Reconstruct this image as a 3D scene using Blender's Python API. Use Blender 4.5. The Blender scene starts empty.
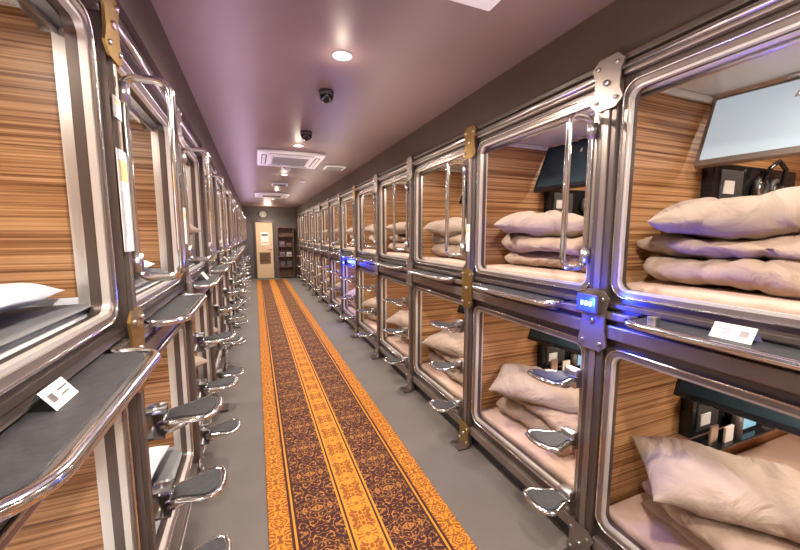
import bpy, bmesh, math, random
from mathutils import Vector, Matrix, noise
random.seed(7)
S=bpy.context.scene
col=S.collection
XR=1.37; XL=-0.40; P=0.985; CEIL=2.43; YF=13.2; YB=-2.2
YR0=1.07-3*P; YL0=1.325-3*P; NR=14; NL=14
WLO=(0.234,1.008); WUP=(1.27,2.065)

# ---------------------------------------------------------------- materials
def mat(name,color=(.5,.5,.5),metal=0,rough=.5,emit=None,es=0,spec=.5):
    m=bpy.data.materials.new(name); m.use_nodes=True
    b=m.node_tree.nodes['Principled BSDF']
    b.inputs['Base Color'].default_value=(*color,1)
    b.inputs['Metallic'].default_value=metal
    b.inputs['Roughness'].default_value=rough
    b.inputs['Specular IOR Level'].default_value=spec
    if emit:
        b.inputs['Emission Color'].default_value=(*emit,1); b.inputs['Emission Strength'].default_value=es
    return m
class NT:
    def __init__(s,m): s.t=m.node_tree; s.n=s.t.nodes; s.l=s.t.links; s.b=s.n['Principled BSDF']
    def new(s,t,**k):
        n=s.n.new(t)
        for a,v in k.items(): setattr(n,a,v)
        return n
    def link(s,a,b): s.l.new(a,b)
    def math(s,op,a,b=None,c=None):
        n=s.n.new('ShaderNodeMath'); n.operation=op
        for i,v in enumerate((a,b,c)):
            if v is None: continue
            if isinstance(v,(int,float)): n.inputs[i].default_value=v
            else: s.l.new(v,n.inputs[i])
        return n.outputs[0]
    def mix(s,f,a,b):
        n=s.n.new('ShaderNodeMix'); n.data_type='RGBA'
        if isinstance(f,(int,float)): n.inputs[0].default_value=f
        else: s.l.new(f,n.inputs[0])
        for i,v in ((6,a),(7,b)):
            if isinstance(v,tuple): n.inputs[i].default_value=(*v,1)
            else: s.l.new(v,n.inputs[i])
        return n.outputs[2]
def noisebump(m,scale,strength,dist=.01,detail=4,distort=0):
    t=NT(m); g=t.new('ShaderNodeNewGeometry')
    n=t.new('ShaderNodeTexNoise'); n.inputs['Scale'].default_value=scale; n.inputs['Detail'].default_value=detail
    n.inputs['Distortion'].default_value=distort
    t.link(g.outputs['Position'],n.inputs['Vector'])
    b=t.new('ShaderNodeBump'); b.inputs['Strength'].default_value=strength; b.inputs['Distance'].default_value=dist
    t.link(n.outputs['Fac'],b.inputs['Height']); t.link(b.outputs[0],t.b.inputs['Normal'])
    return t,n
def mottled(m,c1,c2,scale,bump=.2,dist=.005,distort=0,detail=4):
    t,n=noisebump(m,scale,bump,dist,detail,distort)
    t.link(t.mix(n.outputs['Fac'],c1,c2),t.b.inputs['Base Color'])

M_bronze=mat('bronze_frame',(.29,.235,.205),.65,.32)
M_bronze2=mat('bronze_dark',(.13,.10,.088),.55,.34)
M_guide=mat('blind_guide',(.74,.70,.66),.5,.33)
M_gold=mat('gold_plate',(.42,.27,.09),.85,.33)
M_chrome=mat('chrome',(.88,.89,.91),1,.14)
M_steel=mat('satin_steel',(.66,.64,.64),1,.28)
M_black=mat('black_rubber',(.035,.034,.038),0,.55)
mottled(M_black,(.02,.02,.023),(.07,.068,.075),60)
M_blackg=mat('black_gloss',(.012,.012,.014),0,.12)
M_white=mat('white_plastic',(.8,.8,.8),0,.4)
M_cream=mat('capsule_ceiling_cream',(.72,.69,.66),0,.4)
M_screen_glare=mat('tv_screen_glare',(.25,.3,.33),0,.08,(.78,.88,.98),.34)  # pale colour and emission stand in for glare reflected on the near screen
M_screen2=mat('tv_screen_dark',(.02,.035,.045),0,.06)
M_tablet=mat('tablet_screen',(.1,.2,.25),0,.1,(.35,.7,.9),.5)
M_mat=mat('mattress_sheet',(.66,.50,.44),0,.85); mottled(M_mat,(.54,.37,.29),(.68,.49,.40),7,.6,.04,.6)
M_wsheet=mat('white_sheet',(.72,.76,.84),0,.85); mottled(M_wsheet,(.68,.71,.77),(.78,.81,.86),7,.12,.01,.3,2)
M_pillow=mat('taupe_linen',(.45,.34,.28),0,.9); mottled(M_pillow,(.30,.225,.18),(.43,.33,.27),6,.7,.05,1.0)
M_duvet=mat('beige_duvet',(.42,.31,.25),0,.9); mottled(M_duvet,(.31,.215,.16),(.44,.32,.245),5,.8,.06,1.0)
M_blue=mat('blue_led',(0,0,.2),0,.3,(.01,.02,1),7)
M_bluew=mat('blue_led_digits',(0,0,.2),0,.3,(.25,.35,1),9)
M_lamp=mat('lamp_glass',(1,1,1),0,.3,(1,.92,.82),30)
M_clamp=mat('capsule_lamp_glass',(1,1,1),0,.3,(1,.86,.70),5)
M_card=mat('card_white',(.8,.8,.78),0,.5)
M_cardy=mat('card_yellow',(.7,.52,.22),0,.5)
M_door=mat('door_cream',(.72,.52,.32),0,.45)
M_ceil=mat('ceiling_mauve',(.19,.125,.14),0,.45); mottled(M_ceil,(.185,.122,.115),(.205,.137,.13),2,.05)
M_beam=mat('soffit_brown',(.075,.05,.043),0,.7,spec=.2); mottled(M_beam,(.080,.053,.042),(.095,.064,.052),3,.05)
M_end=mat('end_wall_paint',(.07,.06,.07),0,.5); mottled(M_end,(.09,.075,.075),(.12,.10,.10),3,.05)

M_floor=mat('floor_carpet_tile',(.2,.18,.17),0,.8)
def fl():
    t,n=noisebump(M_floor,220,.5,.003,3)
    g=t.new('ShaderNodeNewGeometry')
    n2=t.new('ShaderNodeTexNoise'); n2.inputs['Scale'].default_value=2.2; n2.inputs['Detail'].default_value=5
    t.link(g.outputs['Position'],n2.inputs['Vector'])
    c=t.mix(n2.outputs['Fac'],(.10,.084,.073),(.20,.168,.150))
    c2=t.mix(n.outputs['Fac'],(.05,.045,.04),(.29,.245,.22))
    t.link(t.mix(.5,c,c2),t.b.inputs['Base Color'])
fl()
def wood(name,axis_scale,c1,c2,c3):
    m=mat(name,c2,0,.38); t=NT(m); g=t.new('ShaderNodeNewGeometry')
    mp=t.new('ShaderNodeMapping'); mp.inputs['Scale'].default_value=axis_scale
    t.link(g.outputs['Position'],mp.inputs['Vector'])
    n=t.new('ShaderNodeTexNoise'); n.inputs['Scale'].default_value=1; n.inputs['Detail'].default_value=4; n.inputs['Roughness'].default_value=.6
    t.link(mp.outputs[0],n.inputs['Vector'])
    r=t.new('ShaderNodeValToRGB'); e=r.color_ramp.elements
    e[0].position=.34; e[0].color=(*c1,1); e[1].position=.66; e[1].color=(*c3,1)
    x=e.new(.45); x.color=(*c2,1); x=e.new(.54); x.color=(*[(a*.45+b*.55) for a,b in zip(c2,c3)],1)
    t.link(n.outputs['Fac'],r.inputs[0]); t.link(r.outputs[0],t.b.inputs['Base Color'])
    return m
M_wood=wood('zebra_wood',(.8,.8,115),(.12,.043,.016),(.28,.125,.046),(.53,.30,.145))
M_rack=wood('rack_wood',(3,3,30),(.06,.03,.018),(.12,.06,.035),(.2,.11,.06))

CX0=0.0; CX1=0.925
M_run=mat('runner_carpet',(.5,.25,.05),0,.9)
def runner():
    t=NT(M_run); g=t.new('ShaderNodeNewGeometry'); sp=t.new('ShaderNodeSeparateXYZ')
    t.link(g.outputs['Position'],sp.inputs[0])
    W=CX1-CX0
    u=t.math('DIVIDE',t.math('SUBTRACT',sp.outputs[0],CX0),W)
    y=sp.outputs[1]
    def motif(xc,seed,th,sc,rep):
        w=t.math('ABSOLUTE',t.math('SUBTRACT',sp.outputs[0],xc))
        v=t.math('PINGPONG',t.math('ADD',y,seed*.037),rep)
        c=t.new('ShaderNodeCombineXYZ'); t.link(w,c.inputs[0]); t.link(v,c.inputs[1]); c.inputs[2].default_value=seed
        n=t.new('ShaderNodeTexNoise'); n.inputs['Scale'].default_value=sc; n.inputs['Detail'].default_value=.8; n.inputs['Distortion'].default_value=2.2
        t.link(c.outputs[0],n.inputs['Vector'])
        a=t.math('ABSOLUTE',t.math('SUBTRACT',n.outputs['Fac'],.5))
        return t.math('GREATER_THAN',a,th)
    gold=(.66,.255,.022); gold2=(.27,.08,.010); dark=(.050,.010,.008); tan=(.42,.175,.035)
    cg=lambda x,sd:t.mix(motif(x,sd,.065,17,.11),gold,gold2)
    cd=lambda x:t.mix(motif(x,3.1,.036,17,.15),tan,dark)
    c=lambda f:CX0+W*f
    bands=[(.115,.13,dark),(.13,.142,gold),(.142,.155,dark),(.155,.40,cd(c(.276))),(.40,.412,gold),(.412,.424,dark),(.424,.436,gold),(.436,.564,cg(c(.5),5.2)),(.564,.576,gold),(.576,.588,dark),(.588,.60,gold),(.60,.845,cd(c(.724))),(.845,.858,dark),(.858,.87,gold),(.87,.885,dark),(.885,1.01,cg(c(.943),7.7))]
    out=cg(c(.057),7.7)
    for a,b,k in bands:
        msk=t.math('MULTIPLY',t.math('GREATER_THAN',u,a),t.math('LESS_THAN',u,b))
        out=t.mix(msk,out,k)
    n=t.new('ShaderNodeTexNoise'); n.inputs['Scale'].default_value=300
    t.link(g.outputs['Position'],n.inputs['Vector'])
    bp=t.new('ShaderNodeBump'); bp.inputs['Strength'].default_value=.5; bp.inputs['Distance'].default_value=.003
    t.link(n.outputs['Fac'],bp.inputs['Height']); t.link(bp.outputs[0],t.b.inputs['Normal'])
    t.link(out,t.b.inputs['Base Color'])
runner()

# ---------------------------------------------------------------- mesh builder
class B:
    def __init__(s,sgn=1): s.bm=bmesh.new(); s.mats=[]; s.s=sgn
    def mi(s,m):
        if m not in s.mats: s.mats.append(m)
        return s.mats.index(m)
    def V(s,a,d,z): return s.bm.verts.new((s.s*d,a,z))
    def face(s,vs,m,smooth=False):
        try: f=s.bm.faces.new(vs)
        except ValueError: return
        f.material_index=s.mi(m); f.smooth=smooth
    def box(s,a0,a1,d0,d1,z0,z1,m,bev=0,seg=2):
        t=bmesh.new(); bmesh.ops.create_cube(t,size=1)
        for v in t.verts: v.co=Vector((s.s*((d0+d1)/2+v.co.x*(d1-d0)),(a0+a1)/2+v.co.y*(a1-a0),(z0+z1)/2+v.co.z*(z1-z0)))
        if bev: bmesh.ops.bevel(t,geom=t.edges[:],offset=bev,segments=seg,affect='EDGES',profile=.5)
        s.merge(t,m,bool(bev) and seg>2)
    def merge(s,t,m,smooth=False,M=None):
        vm={}
        for v in t.verts: vm[v]=s.bm.verts.new(M@v.co if M else v.co)
        i=s.mi(m)
        for f in t.faces:
            try: nf=s.bm.faces.new([vm[v] for v in f.verts]); nf.material_index=i; nf.smooth=smooth
            except ValueError: pass
        t.free()
    def cyl(s,p0,p1,r,m,seg=16,r2=None,smooth=True):
        p0=Vector((s.s*p0[1],p0[0],p0[2])); p1=Vector((s.s*p1[1],p1[0],p1[2])); ax=p1-p0
        t=bmesh.new(); bmesh.ops.create_cone(t,cap_ends=True,segments=seg,radius1=r,radius2=r if r2 is None else r2,depth=ax.length)
        M=Matrix.Translation((p0+p1)/2)@ax.to_track_quat('Z','Y').to_matrix().to_4x4()
        s.merge(t,m,smooth,M)
    def tube(s,pts,r,m,closed=False,seg=10):
        P=[Vector((s.s*p[1],p[0],p[2])) for p in pts]; n=len(P); rings=[]
        up=None
        for i in range(n):
            if closed: tg=(P[(i+1)%n]-P[i-1]).normalized()
            else: tg=(P[min(i+1,n-1)]-P[max(i-1,0)]).normalized()
            if up is None:
                up=Vector((.31,.77,.55)); up=(up-tg*up.dot(tg)).normalized()
            else: up=(up-tg*up.dot(tg)).normalized()
            sd=tg.cross(up)
            rings.append([s.bm.verts.new(P[i]+r*(math.cos(2*math.pi*k/seg)*up+math.sin(2*math.pi*k/seg)*sd)) for k in range(seg)])
        for i in range(n if closed else n-1):
            A=rings[i]; C=rings[(i+1)%n]; off=0
            if closed and i==n-1:
                off=min(range(seg),key=lambda o:(A[0].co-C[o].co).length)
            for k in range(seg): s.face([A[k],A[(k+1)%seg],C[(k+1+off)%seg],C[(k+off)%seg]],m,True)
        if not closed:
            s.face(rings[0][::-1],m); s.face(rings[-1],m)
    def prism(s,poly,d0,d1,m):
        A=[s.V(p[0],d0,p[1]) for p in poly]; C=[s.V(p[0],d1,p[1]) for p in poly]
        s.face(A,m); s.face(C[::-1],m); n=len(poly)
        for i in range(n): s.face([A[i],A[(i+1)%n],C[(i+1)%n],C[i]],m)
    def slab(s,poly,z0,z1,m,smooth=False):
        n=len(poly)
        A=[s.V(p[0],p[1],z0) for p in poly]; C=[s.V(p[0],p[1],z1) for p in poly]
        s.face(A,m); s.face(C[::-1],m)
        for i in range(n): s.face([A[i],A[(i+1)%n],C[(i+1)%n],C[i]],m,smooth)
    def mesh(s,name):
        bmesh.ops.recalc_face_normals(s.bm,faces=s.bm.faces[:])
        me=bpy.data.meshes.new(name); s.bm.to_mesh(me); s.bm.free()
        for m in s.mats: me.materials.append(m)
        return me
def obj(name,me,loc=(0,0,0),rot=(0,0,0),parent=None,scale=None):
    o=bpy.data.objects.new(name,me); o.location=loc; o.rotation_euler=rot
    if scale: o.scale=scale
    if parent: o.parent=parent
    col.objects.link(o); return o
def rr(a0,a1,z0,z1,r,n=6):
    pts=[]
    for (ca,cz,st) in ((a1-r,z0+r,-90),(a1-r,z1-r,0),(a0+r,z1-r,90),(a0+r,z0+r,180)):
        for i in range(n+1):
            t=math.radians(st+90*i/n); pts.append((ca+r*math.cos(t),cz+r*math.sin(t)))
    return pts
def ring(b,o,i,d0,d1,m):
    n=len(o)
    O0=[b.V(p[0],d0,p[1]) for p in o]; I0=[b.V(p[0],d0,p[1]) for p in i]
    O1=[b.V(p[0],d1,p[1]) for p in o]; I1=[b.V(p[0],d1,p[1]) for p in i]
    F0=[b.V(p[0],d0,p[1]) for p in o]; F1=[b.V(p[0],d0,p[1]) for p in i]
    for k in range(n):
        j=(k+1)%n
        b.face([F0[k],F0[j],F1[j],F1[k]],m)
        b.face([O0[k],O0[j],O1[j],O1[k]],m,True); b.face([I0[k],I0[j],I1[j],I1[k]],m,True)

# ---------------------------------------------------------------- capsule
A0=.070; A1=.915
def capsule_mesh(s,w,z0,z1):
    b=B(s); wz0,wz1=w
    inn=rr(A0,A1,wz0,wz1,.045); n=6
    cor=[(P-.002,z0),(P-.002,z1),(.002,z1),(.002,z0)]
    I=[b.V(p[0],0,p[1]) for p in inn]; J0=[b.V(p[0],0,p[1]) for p in inn]; J=[b.V(p[0],.04,p[1]) for p in inn]
    C=[b.V(c[0],0,c[1]) for c in cor]
    for q in range(4):
        for i in range(n):
            k=q*(n+1)+i; b.face([C[q],I[k],I[k+1]],M_bronze2)
        k=q*(n+1)+n; b.face([C[q],I[k],I[(k+1)%len(I)],C[(q+1)%4]],M_bronze2)
    for k in range(len(I)):
        j=(k+1)%len(I); b.face([J0[k],J0[j],J[j],J[k]],M_bronze2,True)
    ring(b,rr(A0-.016,A1+.016,wz0-.016,wz1+.016,.058),rr(A0,A1,wz0,wz1,.045),-.012,.002,M_bronze)
    ring(b,rr(A0,A1,wz0,wz1,.045),rr(A0+.009,A1-.009,wz0+.010,wz1-.010,.038),-.006,.012,M_guide)
    ring(b,rr(A0,A1,wz0,wz1,.045),rr(A0+.004,A1-.004,wz0+.004,wz1-.004,.042),.012,.04,M_bronze2)
    b.tube([(p[0],-.013,p[1]) for p in rr(A0-.020,A1+.020,wz0-.02,wz1+.022,.06)],.0045,M_chrome,True,8)
    a0,a1,s0,s1=.02,P-.02,wz0-.03,wz1+.06; D=2.02; d0=.04
    q=lambda *v: b.face([b.V(*p) for p in v],M_wood)
    b.face([b.V(a0,d0,s1),b.V(a1,d0,s1),b.V(a1,D,s1),b.V(a0,D,s1)],M_cream)
    b.face([b.V(a0,d0,s0),b.V(a1,d0,s0),b.V(a1,D,s0),b.V(a0,D,s0)],M_cream)
    q((a0,d0,s0),(a0,D,s0),(a0,D,s1),(a0,d0,s1)); q((a1,d0,s0),(a1,D,s0),(a1,D,s1),(a1,d0,s1))
    q((a0,D,s0),(a1,D,s0),(a1,D,s1),(a0,D,s1))
    ring(b,[(a1,s0),(a1,s1),(a0,s1),(a0,s0)],[(A1,wz0),(A1,wz1),(A0,wz1),(A0,wz0)],.038,.042,M_bronze2)
    b.box(a0+.001,a1-.001,.05,.10,s1-.07,s1-.001,M_guide,.012,3)
    b.cyl((a0+.01,.075,s1-.078),(a1-.01,.075,s1-.078),.009,M_steel,10)
    b.box(a1-.02,a1-.001,.10,D-.01,s1-.03,s1-.001,M_cream,.004)
    b.box(a1-.012,a1-.001,.05,.08,s0+.05,s1-.07,M_guide,.003); b.box(a0+.001,a0+.012,.05,.08,s0+.05,s1-.07,M_guide,.003)
    b.box(.40,.60,.85,1.15,s1-.018,s1-.001,M_white,.004); b.box(.42,.58,.88,1.12,s1-.022,s1-.018,M_clamp)
    if z0>1:
        b.box(.05,P-.05,-.035,.0,z0+.012,z0+.045,M_bronze,.006)
        b.box(.05,P-.05,-.022,.0,z0+.06,z0+.082,M_bronze2,.004)
        b.box(.05,P-.05,-.026,.0,z1-.050,z1-.006,M_bronze,.006)
        b.tube([(.05,-.034,z1-.028),(P-.05,-.034,z1-.028)],.009,M_steel)
    else:
        b.box(.05,P-.05,-.03,.0,z1-.07,z1-.012,M_bronze,.006)
        b.box(.05,P-.05,-.03,.0,z0+.005,z0+.06,M_bronze,.006)
        b.box(.0,P,.03,.06,0.001,z0,M_black)
    return b.mesh('capsule_shell')
def mattress_mesh(s,w,m):
    b=B(s); b.box(.03,P-.03,.055,2.0,w[0]-.027,w[0]+.03,m,.02,3)
    return b.mesh('mattress')
def ledge_mesh(s):
    b=B(s); zl=1.185
    def outline(x):
        o=[(.17-x,.0)]; r=.085+x; dd=-.145-x
        for i in range(9):
            t=math.radians(180+90*i/8); o.append((.17-x+r+r*math.cos(t),dd+r+r*math.sin(t)))
        for i in range(9):
            t=math.radians(270+90*i/8); o.append((.80+x-r+r*math.cos(t),dd+r+r*math.sin(t)))
        o.append((.80+x,.0)); return o
    b.slab(outline(0),zl-.014,zl,M_steel); b.slab(outline(-.02),zl+.0005,zl+.006,M_black)
    b.tube([(p[0],p[1],zl-.002) for p in outline(.004)],.0125,M_chrome,False,10)
    b.box(.22,.75,-.035,.0,zl-.05,zl-.014,M_bronze,.006)
    return b.mesh('ledge')
def post_mesh(s,plate):
    b=B(s)
    b.box(-.043,.043,-.03,-.001,.0,2.165,M_bronze2,.006)
    b.box(-.014,.014,-.038,-.03,.03,2.15,M_bronze,.004)
    for zc,h in ((1.14,.13),(2.10,.10),(.09,.085)):
        w_=.070;c=.030
        poly=[(-w_+c,zc-h),(w_-c,zc-h),(w_,zc-h+c),(w_*.78,zc-h*.3),(w_*.78,zc+h*.3),(w_,zc+h-c),(w_-c,zc+h),(-w_+c,zc+h),(-w_,zc+h-c),(-w_*.78,zc+h*.3),(-w_*.78,zc-h*.3),(-w_,zc-h+c)]
        b.prism(poly,-.046,-.038,plate)
        for sa in (-1,1):
            for sz in (-1,1):
                b.cyl((sa*.042,-.044,zc+sz*(h-.035)),(sa*.042,-.053,zc+sz*(h-.035)),.008,M_steel,8)
        b.cyl((0,-.044,zc),(0,-.055,zc),.012,M_steel,10)
    b.box(-.06,.06,-.12,-.03,0.0,.012,M_bronze2,.004)
    return b.mesh('post')
def fillet(pts,r,n=6,closed=False):
    out=[]; N=len(pts); V=[Vector(p) for p in pts]
    for i in range(N):
        if not closed and i in (0,N-1): out.append(tuple(V[i])); continue
        p=V[i]; a=(V[i-1]-p).normalized(); c=(V[(i+1)%N]-p).normalized()
        s0=p+a*r; s1=p+c*r
        for k in range(n+1):
            t=k/n; out.append(tuple(s0*(1-t)**2+p*2*t*(1-t)+s1*t*t))
    return out
def rail_mesh(s):
    b=B(s); z0,z1=1.36,1.985; a=.062
    b.tube(fillet([(a,-.04,z0),(a,-.168,z0),(a,-.168,z1),(a,-.04,z1)],.045,8,True),.0125,M_chrome,True,12)
    for z in (z0+.05,z1-.05):
        b.cyl((a,-.045,z),(a-.01,-.0,z),.014,M_chrome,12); b.box(a-.03,a+.015,-.012,-.001,z-.035,z+.035,M_steel,.004)
        b.cyl((a,-.04,z-.03),(a,-.04,z+.03),.020,M_steel,12)
    return b.mesh('rail')
def step_mesh(s):
    b=B(s)
    b.box(-.035,.035,-.05,-.004,-.055,.03,M_steel,.008,3)
    b.cyl((-.045,-.05,-.01),(.045,-.05,-.01),.014,M_chrome,12)
    L=[(-.045,-.05),(-.040,-.08),(-.055,-.12),(-.072,-.16),(-.075,-.19),(-.06,-.215),(-.02,-.228),(.03,-.228),(.07,-.215),(.085,-.19),(.08,-.16),(.062,-.12),(.05,-.08),(.045,-.05)]
    cv=lambda p,dz:(p[0],p[1],.0+dz-(p[1]+.05)*.10)
    def sl(poly,z0,z1,m):
        n=len(poly)
        A=[b.V(*cv(p,z0)) for p in poly]; C=[b.V(*cv(p,z1)) for p in poly]
        b.face(A,m); b.face(C[::-1],m)
        for i in range(n): b.face([A[i],A[(i+1)%n],C[(i+1)%n],C[i]],m,True)
    sl(L,-.012,.0,M_steel)
    ca=.003; cd=-.14
    sl([(ca+(p[0]-ca)*.84,cd+(p[1]-cd)*.86) for p in L],.0005,.006,M_black)
    b.tube([cv(p,-.006) for p in L],.010,M_chrome,True,8)
    b.tube([(0,-.03,-.045),(0,-.07,-.05),(0,-.11,-.035),(0,-.15,-.008)],.012,M_chrome,False,10)
    return b.mesh('step')
def tv_mesh(s,scr,back):
    b=B(s)
    w,h=.275,.17
    b.box(-w,w,-.012,.018,-h,h,back,.006); b.box(-w+.018,w-.018,-.0135,-.0115,-h+.026,h-.016,scr)
    b.box(-.06,.06,.018,.04,-.06,.06,M_black,.005)
    return b.mesh('tv_panel')
def console_mesh(s,w):
    b=B(s); a=P-.021; lo=w[0]<1; z=w[0]+(.26 if lo else .36)
    b.box(a-.055,a,.58,1.30,z,z+.20,M_blackg,.008)
    b.box(a-.060,a-.054,.62,.80,z+.03,z+.17,M_black,.003)
    for d in (.93,1.07):
        pts=[(a-.068,d+.048*math.cos(t*math.pi/8),z+.09+.048*math.sin(t*math.pi/8)) for t in range(16)]
        b.tube(pts,.014,M_black,True,8); b.cyl((a-.056,d,z+.09),(a-.072,d,z+.09),.030,M_steel,16)
    b.tube([(a-.085,.91,z+.12),(a-.10,.93,z+.19),(a-.10,1.0,z+.225),(a-.10,1.07,z+.19),(a-.085,1.09,z+.12)],.010,M_blackg)
    b.box(a-.065,a-.059,.64,.72,z+.06,z+.12,M_white)
    if lo:
        b.box(a-.16,a-.056,.58,1.30,z-.012,z,M_blackg,.003)
        b.box(a-.115,a-.10,.86,1.04,z+.001,z+.125,M_blackg,.004); b.box(a-.117,a-.114,.875,1.025,z+.015,z+.11,M_tablet)
        b.box(a-.14,a-.13,.70,.77,z+.001,z+.08,M_card,.002); b.box(a-.13,a-.12,.60,.66,z+.001,z+.10,M_steel,.003)
        b.box(a-.15,a-.11,1.1,1.25,z+.001,z+.02,M_white,.005)
        b.cyl((a-.13,.815,z+.001),(a-.13,.815,z+.11),.022,M_end,14)
    return b.mesh('console')

def pillow_mesh(L,W,T,seed,m):
    bm=bmesh.new(); nx,ny=56,40; off=Vector((seed*3.7,seed*1.3,0))
    def crease(x,y,k):
        q=Vector((x*4+k,y*4,0))+off
        wx=x+.12*noise.noise(q); wy=y+.12*noise.noise(q+Vector((5,2,1)))
        r=1-abs(noise.noise(Vector((wx*8,wy*5,k))+off))*2.4
        return max(0,r)**3
    def make(sg):
        g=[]
        for i in range(nx+1):
            row=[]
            for j in range(ny+1):
                u=-1+2*i/nx; v=-1+2*j/ny
                uu=math.sin(u*math.pi/2); vv=math.sin(v*math.pi/2)
                x=L/2*uu*(1-.05*(1-vv**2)); y=W/2*vv*(1-.07*(1-uu**2))
                th=max(0,(1-abs(uu)**3.6))**.5*max(0,(1-abs(vv)**3.2))**.5
                nz=noise.noise(Vector((x*6,y*6,sg*2))+off)*.026+noise.noise(Vector((x*16,y*13,5))+off)*.008
                z=sg*(T/2*th*(1.2 if sg>0 else .8))+(nz-.015*sg*crease(x,y,sg*2.0))*th
                z+=.02*(uu*uu*vv*vv)*noise.noise(Vector((x*9,y*9,7))+off)
                row.append((x,y,z))
            g.append(row)
        return g
    t=make(1); bt=make(-1)
    vt=[[bm.verts.new(p) for p in r] for r in t]
    vb=[[vt[i][j] if i in (0,nx) or j in (0,ny) else bm.verts.new(bt[i][j]) for j in range(ny+1)] for i in range(nx+1)]
    for i in range(nx):
        for j in range(ny):
            f=bm.faces.new([vt[i][j],vt[i+1][j],vt[i+1][j+1],vt[i][j+1]]); f.smooth=True
            try: f=bm.faces.new([vb[i][j],vb[i][j+1],vb[i+1][j+1],vb[i+1][j]]); f.smooth=True
            except ValueError: pass
    bmesh.ops.recalc_face_normals(bm,faces=bm.faces[:])
    zmin=min(v.co.z for v in bm.verts)
    for v in bm.verts: v.co.z-=zmin
    me=bpy.data.meshes.new('pillow'); bm.to_mesh(me); bm.free(); me.materials.append(m); return me
def duvet_mesh(L,W,th,layers,seed,m,spf=.84):
    path=[]; sp=th*spf
    for k in range(layers):
        n=18
        xs=[i/n for i in range(n+1)]
        if k%2: xs=xs[::-1]
        inset=.03*((k*7+seed)%3)
        for q in xs: path.append(Vector((inset+q*(L-inset*1.5),k*sp)))
        if k<layers-1:
            ex=path[-1].x; sg=1 if k%2==0 else -1
            for i in range(1,6):
                t=math.pi*i/6; path.append(Vector((ex+sg*sp*.5*math.sin(t),k*sp+sp*.5*(1-math.cos(t)))))
    n=len(path); offs=[]
    for i in range(n):
        tg=(path[min(i+1,n-1)]-path[max(i-1,0)]).normalized(); offs.append(Vector((-tg.y,tg.x)))
    bm=bmesh.new(); NY=56; rows=[]; so=Vector((seed*5.1,0,seed))
    prof=[(-1,.02),(-.995,.40),(-.975,.70),(-.94,.92)]
    st=prof+[(-.88+1.76*j/NY,1.0) for j in range(NY+1)]+[(-a,b) for a,b in prof[::-1]]
    for vv,tp in st:
        y=W/2*vv
        row=[]
        for sg in (1,-1):
            rng=range(n) if sg>0 else range(n-1,-1,-1)
            for i in rng:
                e_=min(i,n-1-i); endt=[.35,.7,.9,1][min(e_,3)]
                c=path[i]+offs[i]*sg*th*.5*tp*endt
                q=Vector((c.x*4,y*4,c.y*6))+so
                dx=noise.noise(q)*.05; dz=noise.noise(q+Vector((9,3,1)))*.05*min(1,.2+c.y*6); dy=noise.noise(q+Vector((1,8,4)))*.06
                cr=max(0,1-abs(noise.noise(Vector((c.x*4.5+dx*9,y*7+dy*8,c.y*4))+so))*2.3)**2
                k=-.017*cr*sg*tp
                row.append(bm.verts.new((c.x+dx+offs[i].x*k,y+dy,c.y+dz+offs[i].y*k)))
        rows.append(row)
    K=2*n
    for j in range(len(rows)-1):
        for k in range(K):
            f=bm.faces.new([rows[j][k],rows[j][(k+1)%K],rows[j+1][(k+1)%K],rows[j+1][k]]); f.smooth=True
    bm.faces.new(rows[0]); bm.faces.new(rows[-1][::-1])
    bmesh.ops.recalc_face_normals(bm,faces=bm.faces[:])
    zmin=sorted(v.co.z for v in bm.verts)[len(bm.verts)//60]
    for v in bm.verts: v.co.z=max(v.co.z-zmin,0.0)
    me=bpy.data.meshes.new('duvet'); bm.to_mesh(me); bm.free(); me.materials.append(m); return me

PM=[pillow_mesh(.60,.38,.155,i+1,M_pillow) for i in range(4)]
DM=[duvet_mesh(.52,.62,.115,2,i+1,M_duvet) for i in range(3)]
PMW=pillow_mesh(.80,.62,.10,5,M_wsheet)

def empty(name,loc):
    e=bpy.data.objects.new(name,None); e.location=loc; e.empty_display_size=.1; col.objects.link(e); return e
lampdata={}
def arealamp(name,loc,energy,color,sx,sy,rot=(0,0,0),parent=None):
    k=(energy,color,sx,sy)
    if k not in lampdata:
        l=bpy.data.lights.new(name,'AREA'); l.energy=energy; l.color=color; l.shape='RECTANGLE'; l.size=sx; l.size_y=sy; lampdata[k]=l
    return obj(name,lampdata[k],loc,rot,parent)
def pointlamp(name,loc,energy,color,r=.04,parent=None):
    k=(energy,color,r)
    if k not in lampdata:
        l=bpy.data.lights.new(name,'POINT'); l.energy=energy; l.color=color; l.shadow_soft_size=r; lampdata[k]=l
    return obj(name,lampdata[k],loc,(0,0,0),parent)
spot=bpy.data.lights.new('spot','SPOT'); spot.energy=88; spot.color=(1,.90,.79); spot.spot_size=math.radians(172); spot.spot_blend=.6; spot.shadow_soft_size=.04

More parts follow.
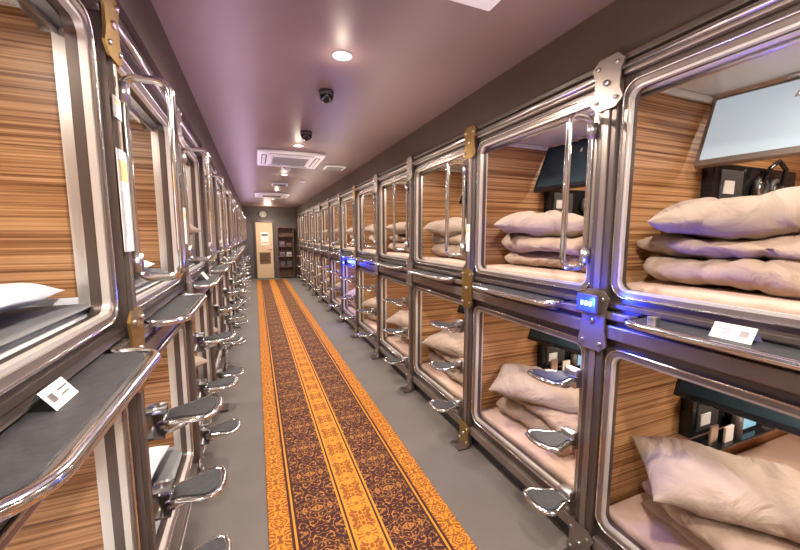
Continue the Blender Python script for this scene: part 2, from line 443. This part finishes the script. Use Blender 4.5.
for side,(s,xw,y0,n) in {'r':(1,XR,YR0,NR),'l':(-1,XL,YL0,NL)}.items():
    shell=[capsule_mesh(s,WLO,.10,1.14),capsule_mesh(s,WUP,1.14,2.165)]
    mt=[mattress_mesh(s,w,M_mat) for w in (WLO,WUP)]
    mtw=[mattress_mesh(s,w,M_wsheet) for w in (WLO,WUP)]
    cons=[console_mesh(s,w) for w in (WLO,WUP)]
    led=ledge_mesh(s); rl=rail_mesh(s); st=step_mesh(s)
    tv=tv_mesh(s,M_screen2,M_blackg); tvl=tv_mesh(s,M_screen_glare,M_bronze)
    pst=post_mesh(s,M_bronze); pstg=post_mesh(s,M_gold)
    b=B(s); b.tube([(0,0,-.10),(0,.05,-.03),(0,.05,.0)],.01,M_chrome); b.box(-.04,.04,.01,.09,-.014,.0,M_steel,.003); arm=b.mesh('tv_arm')
    for k in range(n):
        yc=y0+k*P
        for lv,w in enumerate((WLO,WUP)):
            e=empty('sleeping_capsule',(xw,yc,0))
            obj('capsule_shell',shell[lv],parent=e)
            white=(s<0 and k<5)
            obj('mattress',(mtw if white else mt)[lv],parent=e)
            obj('control_console',cons[lv],parent=e)
            obj('television_panel',tvl if (s>0 and k==2 and lv==1) else tv,(s*.56,.665,w[1]-.112),(0,-s*math.radians(-24),s*math.radians(8)),e)
            obj('television_arm',arm,(s*.58,.665,w[1]+.058),parent=e)
            en=5.5
            arealamp('capsule_lamp',(s*1.0,.5,w[1]+.03),en,(1,.86,.70),.24,.16,parent=e)
            arealamp('opening_light',(s*.30,.36,w[1]+.05),en*.65,(1,.89,.78),.12,.3,parent=e)  # area light near the opening, no lamp body modelled
            zt=w[0]+.031
            if not (s<0 and k<4):
                dx=.10+random.uniform(-.01,.03)
                dm=DM[(k*2+lv)%3]; ang=random.uniform(-.12,.12)
                ya=yc+.58+random.uniform(-.02,.02)
                if s>0: obj('folded_duvet',dm,(xw+dx,ya,zt),(0,0,ang))
                else: obj('folded_duvet',dm,(xw-dx,ya,zt),(0,0,math.pi+ang))
                pa=math.radians(-52+random.uniform(-14,14))
                if s<0: pa=math.pi-pa
                tilt=(random.uniform(-.08,.08),random.uniform(-.08,.08),pa)
                zz=zt+.178
                if s>0 and lv==0: tilt=(.12,.08,pa)
                obj('pillow',PM[(k+lv*2)%4],(xw+s*(.31),yc+.63,zz),tilt)
            else:
                obj('white_duvet',PMW,(xw-.50,yc+.62,zt-.005),(0,0,0))
        obj('entry_ledge',led,(xw,yc,0))
        obj('grab_rail',rl,(xw,yc,0))
        for z in (.28,.575,.87):
            obj('foot_step',st,(xw-s*.028,yc+.075,z))
    for k in range(n+1):
        yc=y0+k*P
        obj('steel_post',pstg if k in (4,) and s>0 or (k==3 and s<0) or (k==7) else pst,(xw,yc,0))

# ---------------------------------------------------------------- room shell
def wbox(name,x0,x1,y0,y1,z0,z1,m,bev=0):
    b=B(1); b.box(y0,y1,x0,x1,z0,z1,m,bev); return obj(name,b.mesh(name))
wbox('floor',-2.7,3.7,YB-.1,YF+.1,-.1,0,M_floor)
wbox('ceiling',-2.7,3.7,YB-.1,YF+.1,CEIL,CEIL+.1,M_ceil)
wbox('wall_right',XR+2.06,XR+2.2,YB,YF,0,CEIL,M_end)
wbox('wall_left',XL-2.2,XL-2.06,YB,YF,0,CEIL,M_end)
wbox('wall_back',-2.7,3.7,YB-.1,YB,0,CEIL,M_end)
wbox('wall_end',-2.7,3.7,YF,YF+.1,0,CEIL,M_end)
wbox('trim_1',XR-.0,XR+.06,YB,YF,2.167,CEIL,M_beam)
wbox('trim_2',XL-.06,XL+.055,YB,YF,2.19,CEIL,M_beam)
wbox('trim_3',XR-.03,XR+.0,YB,YF,2.167,2.19,M_bronze2,.004)
wbox('trim_4',XL,XL+.03,YB,YF,2.167,2.19,M_bronze2,.004)
yre=YR0+NR*P; yle=YL0+NL*P
if yre<YF: wbox('wall_right_end',XR,XR+.1,yre+.06,YF,0,2.167,M_beam)
if yle<YF: wbox('wall_left_end',XL-.1,XL,yle+.06,YF,0,2.167,M_beam)
b=B(1); b.box(-1.9,12.6,CX0,CX1,.0,.010,M_run,.004); obj('runner_carpet',b.mesh('runner'))

# ---------------------------------------------------------------- ceiling fixtures
def disc(b,x,y,z0,z1,r,m,seg=32): b.cyl((y,x,z0),(y,x,z1),r,m,seg)
def downlight(x,y):
    b=B(1)
    n=28; pr=[(.052,0),(.052,-.006),(.042,-.009),(.036,-.003)]
    rings=[[b.bm.verts.new((r*math.cos(2*math.pi*i/n),r*math.sin(2*math.pi*i/n),z)) for i in range(n)] for r,z in pr]
    for a,c in zip(rings,rings[1:]):
        for i in range(n): b.face([a[i],a[(i+1)%n],c[(i+1)%n],c[i]],M_white,True)
    b.face(rings[-1],M_lamp)
    o=obj('ceiling_downlight',b.mesh('downlight'),(x,y,CEIL))
    obj('bulb',spot,(0,0,-.05),(0,0,0),o)
    pointlamp('bulb_glow',(0,0,-.10),1.2,(1,.82,.64),.03,o)
for y in (-1.2,0.3,1.93,3.95,5.9,7.9,9.9,11.9): downlight(.46,y)
def dome(x,y,r=.05):
    b=B(1); disc(b,0,0,0,-.03,r*1.05,M_black)
    n=20;m=8; rings=[]
    for j in range(m):
        t=math.pi/2*j/m; rings.append([b.bm.verts.new((r*math.cos(t)*math.cos(2*math.pi*i/n),r*math.cos(t)*math.sin(2*math.pi*i/n),-.03-r*math.sin(t))) for i in range(n)])
    tip=b.bm.verts.new((0,0,-.03-r))
    for a,c in zip(rings,rings[1:]):
        for i in range(n): b.face([a[i],a[(i+1)%n],c[(i+1)%n],c[i]],M_blackg,True)
    for i in range(n): b.face([rings[-1][i],rings[-1][(i+1)%n],tip],M_blackg,True)
    obj('dome_camera',b.mesh('dome'),(x,y,CEIL))
dome(.47,2.43,.045); dome(.47,3.42,.05)
def aircon(x,y,w=.74,l=.84):
    b=B(1)
    b.box(-l/2,l/2,-w/2,w/2,-.035,0,M_white,.012,3)
    for sx in (-1,1):
        b.box(-l/2+.13,l/2-.13,sx*(w/2-.075)-.028,sx*(w/2-.075)+.028,-.037,-.034,M_black)
        b.box(-l/2+.14,l/2-.14,sx*(w/2-.075)-.02,sx*(w/2-.075)+.016,-.043,-.037,M_white,.002)
        b.box(sx*(l/2-.075)-.028,sx*(l/2-.075)+.028,-w/2+.13,w/2-.13,-.037,-.034,M_black)
        b.box(sx*(l/2-.075)-.02,sx*(l/2-.075)+.016,-w/2+.14,w/2-.14,-.043,-.037,M_white,.002)
    b.box(-l/2+.14,l/2-.14,-w/2+.14,w/2-.14,-.042,-.034,M_white,.004)
    for i in range(14):
        yy=-.22+i*.44/13; b.box(yy-.006,yy+.006,-.2,.2,-.044,-.041,M_end)
    obj('ceiling_air_conditioner',b.mesh('aircon'),(x,y,CEIL))
aircon(.43,4.65); aircon(.55,.88)
b=B(1); b.box(-.14,.14,-.14,.14,-.02,0,M_white,.006)
for i in range(6): b.box(-.11+i*.04,-.09+i*.04,-.11,.11,-.022,-.019,M_black)
v=b.mesh('vent'); obj('ceiling_vent',v,(1.05,5.0,CEIL)); obj('ceiling_vent',v,(.46,7.0,CEIL)); aircon(.4,8.9)
for x,y in ((.46,5.35),(.8,6.4)):
    b=B(1); disc(b,0,0,0,-.02,.05,M_white); disc(b,0,0,-.02,-.035,.03,M_white,20)
    obj('smoke_detector',b.mesh('smoke'),(x,y,CEIL))

# ---------------------------------------------------------------- end wall
class E(B):
    def V(s,a,d,z): return s.bm.verts.new((a,d,z))
    def box(s,a0,a1,d0,d1,z0,z1,m,bev=0,seg=2):
        B.box(s,d0,d1,a0,a1,z0,z1,m,bev,seg)
    def cyl(s,p0,p1,r,m,seg=16,r2=None,smooth=True):
        B.cyl(s,(p0[1],p0[0],p0[2]),(p1[1],p1[0],p1[2]),r,m,seg,r2,smooth)
b=E(1)
b.box(-.34,-.27,-.05,0,0,2.0,M_bronze2,.006); b.box(.27,.34,-.05,0,0,2.0,M_bronze2,.006); b.box(-.27,.27,-.05,0,1.93,2.0,M_bronze2,.006)
b.box(-.27,.27,-.03,0,.005,1.93,M_door,.006)
b.box(-.12,.14,-.034,-.028,1.15,1.6,M_card); b.box(-.09,.11,-.037,-.034,1.47,1.53,M_end); b.box(-.09,.11,-.037,-.034,1.22,1.26,M_cardy)
b.box(-.18,.18,-.036,-.028,.5,.9,M_rack,.004)
b.cyl((.20,-.03,1.0),(.20,-.07,1.0),.02,M_chrome,12); b.cyl((.20,-.07,1.0),(.11,-.07,1.0),.01,M_chrome,10)
obj('door_1',b.mesh('door'),(.30,YF-.001,0))
b=E(1); b.cyl((0,-.035,0),(0,0,0),.13,M_blackg,32); b.cyl((0,-.04,0),(0,-.034,0),.115,M_card,32)
b.box(-.006,.006,-.044,-.04,-.01,.08,M_blackg); b.box(-.01,.06,-.044,-.04,-.006,.006,M_blackg)
obj('round_clock',b.mesh('clock'),(.28,YF-.001,2.2))
b=E(1)
b.box(-.27,-.25,-.3,0,0,1.75,M_rack); b.box(.25,.27,-.3,0,0,1.75,M_rack)
for z in (.05,.4,.75,1.1,1.45,1.75): b.box(-.25,.25,-.3,0,z-.01,z+.01,M_rack)
b.box(-.25,.25,-.02,0,0,1.75,M_rack)
obj('shelf_rack',b.mesh('rack'),(.98,YF-.001,0))
for z in (.411,.761,1.111):
    for dx in (-.12,.1):
        b=E(1); b.box(-.08,.08,-.09,.09,0.0,random.uniform(.1,.2),random.choice([M_guide,M_end,M_rack,M_bronze]),.008); b.box(-.05,.05,-.093,-.089,.03,.07,M_end)
        obj('storage_box',b.mesh('sbox'),(.98+dx,YF-.16,z))
pointlamp('end_lamp',(.4,YF-.9,2.2),13,(1,.8,.6),.06)

# ---------------------------------------------------------------- LED indicators, added ceiling fill lights
def ledbox(x,y,z,s,en):
    b=B(s); b.box(-.05,.05,-.03,.0,-.04,.04,M_bronze2,.005)
    b.box(-.044,.044,-.034,-.03,-.032,.032,M_blue,.001)
    for a in (-.026,-.006,.014): b.box(a,a+.010,-.036,-.034,-.009,.010,M_bluew)
    o=obj('led_indicator',b.mesh('led'),(x,y,z))
    pointlamp('led_glow',(-s*.09,0,0),en,(.02,.05,1),.02,o)
ledbox(XR-.056,1.07,1.215,1,8)
ledbox(XR-.036,5.62,1.06,1,14)
for i,y in enumerate((0.6,2.6,4.6,6.6,8.6,10.6)):  # added unseen up-facing fill, brightens and tints the ceiling; no such fixtures
    arealamp('ceiling_fill_cool',(XL+.30,y,1.95),3.8,(.88,.66,.98),.25,1.7,(math.radians(180),0,0))
    arealamp('ceiling_fill_warm',(XR-.35,y,1.95),3.6,(1,.83,.70),.25,1.7,(math.radians(180),0,0))

# ---------------------------------------------------------------- small cards, labels
def cardstand(x,y,z,s,rz=0,sc=1):
    b=B(s)
    A=[b.V(-.06,-.02,0),b.V(.06,-.02,0),b.V(.06,.015,.05),b.V(-.06,.015,.05)]; b.face(A,M_card)
    C=[b.V(-.06,.05,0),b.V(.06,.05,0),b.V(.06,.015,.05),b.V(-.06,.015,.05)]; b.face(C,M_card)
    f=lambda a0,a1,t0,t1,m:b.face([b.V(a0,-.021+.035*t0,.05*t0+.001),b.V(a1,-.021+.035*t0,.05*t0+.001),b.V(a1,-.021+.035*t1,.05*t1+.001),b.V(a0,-.021+.035*t1,.05*t1+.001)],m)
    f(-.045,-.02,.3,.7,M_steel); f(0,.05,.6,.68,M_steel); f(0,.04,.35,.42,M_steel)
    obj('notice_card',b.mesh('card'),(x,y,z),(0,0,rz),scale=(sc,sc,sc))
cardstand(XR-.07,.58,1.192,1,0,.85); cardstand(XL+.05,.82,1.192,-1,0,.7)
for k in (4,6,8): cardstand(XL+.06,YL0+k*P+.5,1.192,-1)
b=B(1); b.box(-.015,.015,-.015,.015,0,.03,M_steel,.004); obj('call_button_box',b.mesh('cb'),(XR-.11,.78,1.1915))
def label(x,y,z,s,h,w,m):
    b=B(s); b.box(-w/2,w/2,-.003,0,-h/2,h/2,m); b.box(-w/2+.006,w/2-.006,-.0038,-.003,h*.2,h*.4,M_cardy); b.box(-w/2+.008,w/2-.008,-.0038,-.003,-h*.35,h*.1,M_cream)
    obj('notice_label',b.mesh('label'),(x,y,z))
yl=YL0+3*P
label(XL+.039,yl,1.60,-1,.30,.080,M_card); label(XL+.039,yl+P,1.55,-1,.2,.06,M_card)
label(XR-.039,1.07+P,1.48,1,.18,.04,M_card); label(XL+.039,yl,1.87,-1,.06,.06,M_card)

# ---------------------------------------------------------------- camera, world
w=bpy.data.worlds.new('World'); S.world=w; w.use_nodes=True
w.node_tree.nodes['Background'].inputs[0].default_value=(.5,.5,.6,1); w.node_tree.nodes['Background'].inputs[1].default_value=.2
cd=bpy.data.cameras.new('cam'); cam=bpy.data.objects.new('camera',cd); col.objects.link(cam)
cd.sensor_width=36; cd.lens=355/800*36; cd.clip_start=.02
cam.location=(0,0,1.5); cam.rotation_euler=(math.radians(90-6.43),0,math.radians(-22.1))
S.camera=cam
S.view_settings.view_transform='Standard'
S.view_settings.exposure=0.32
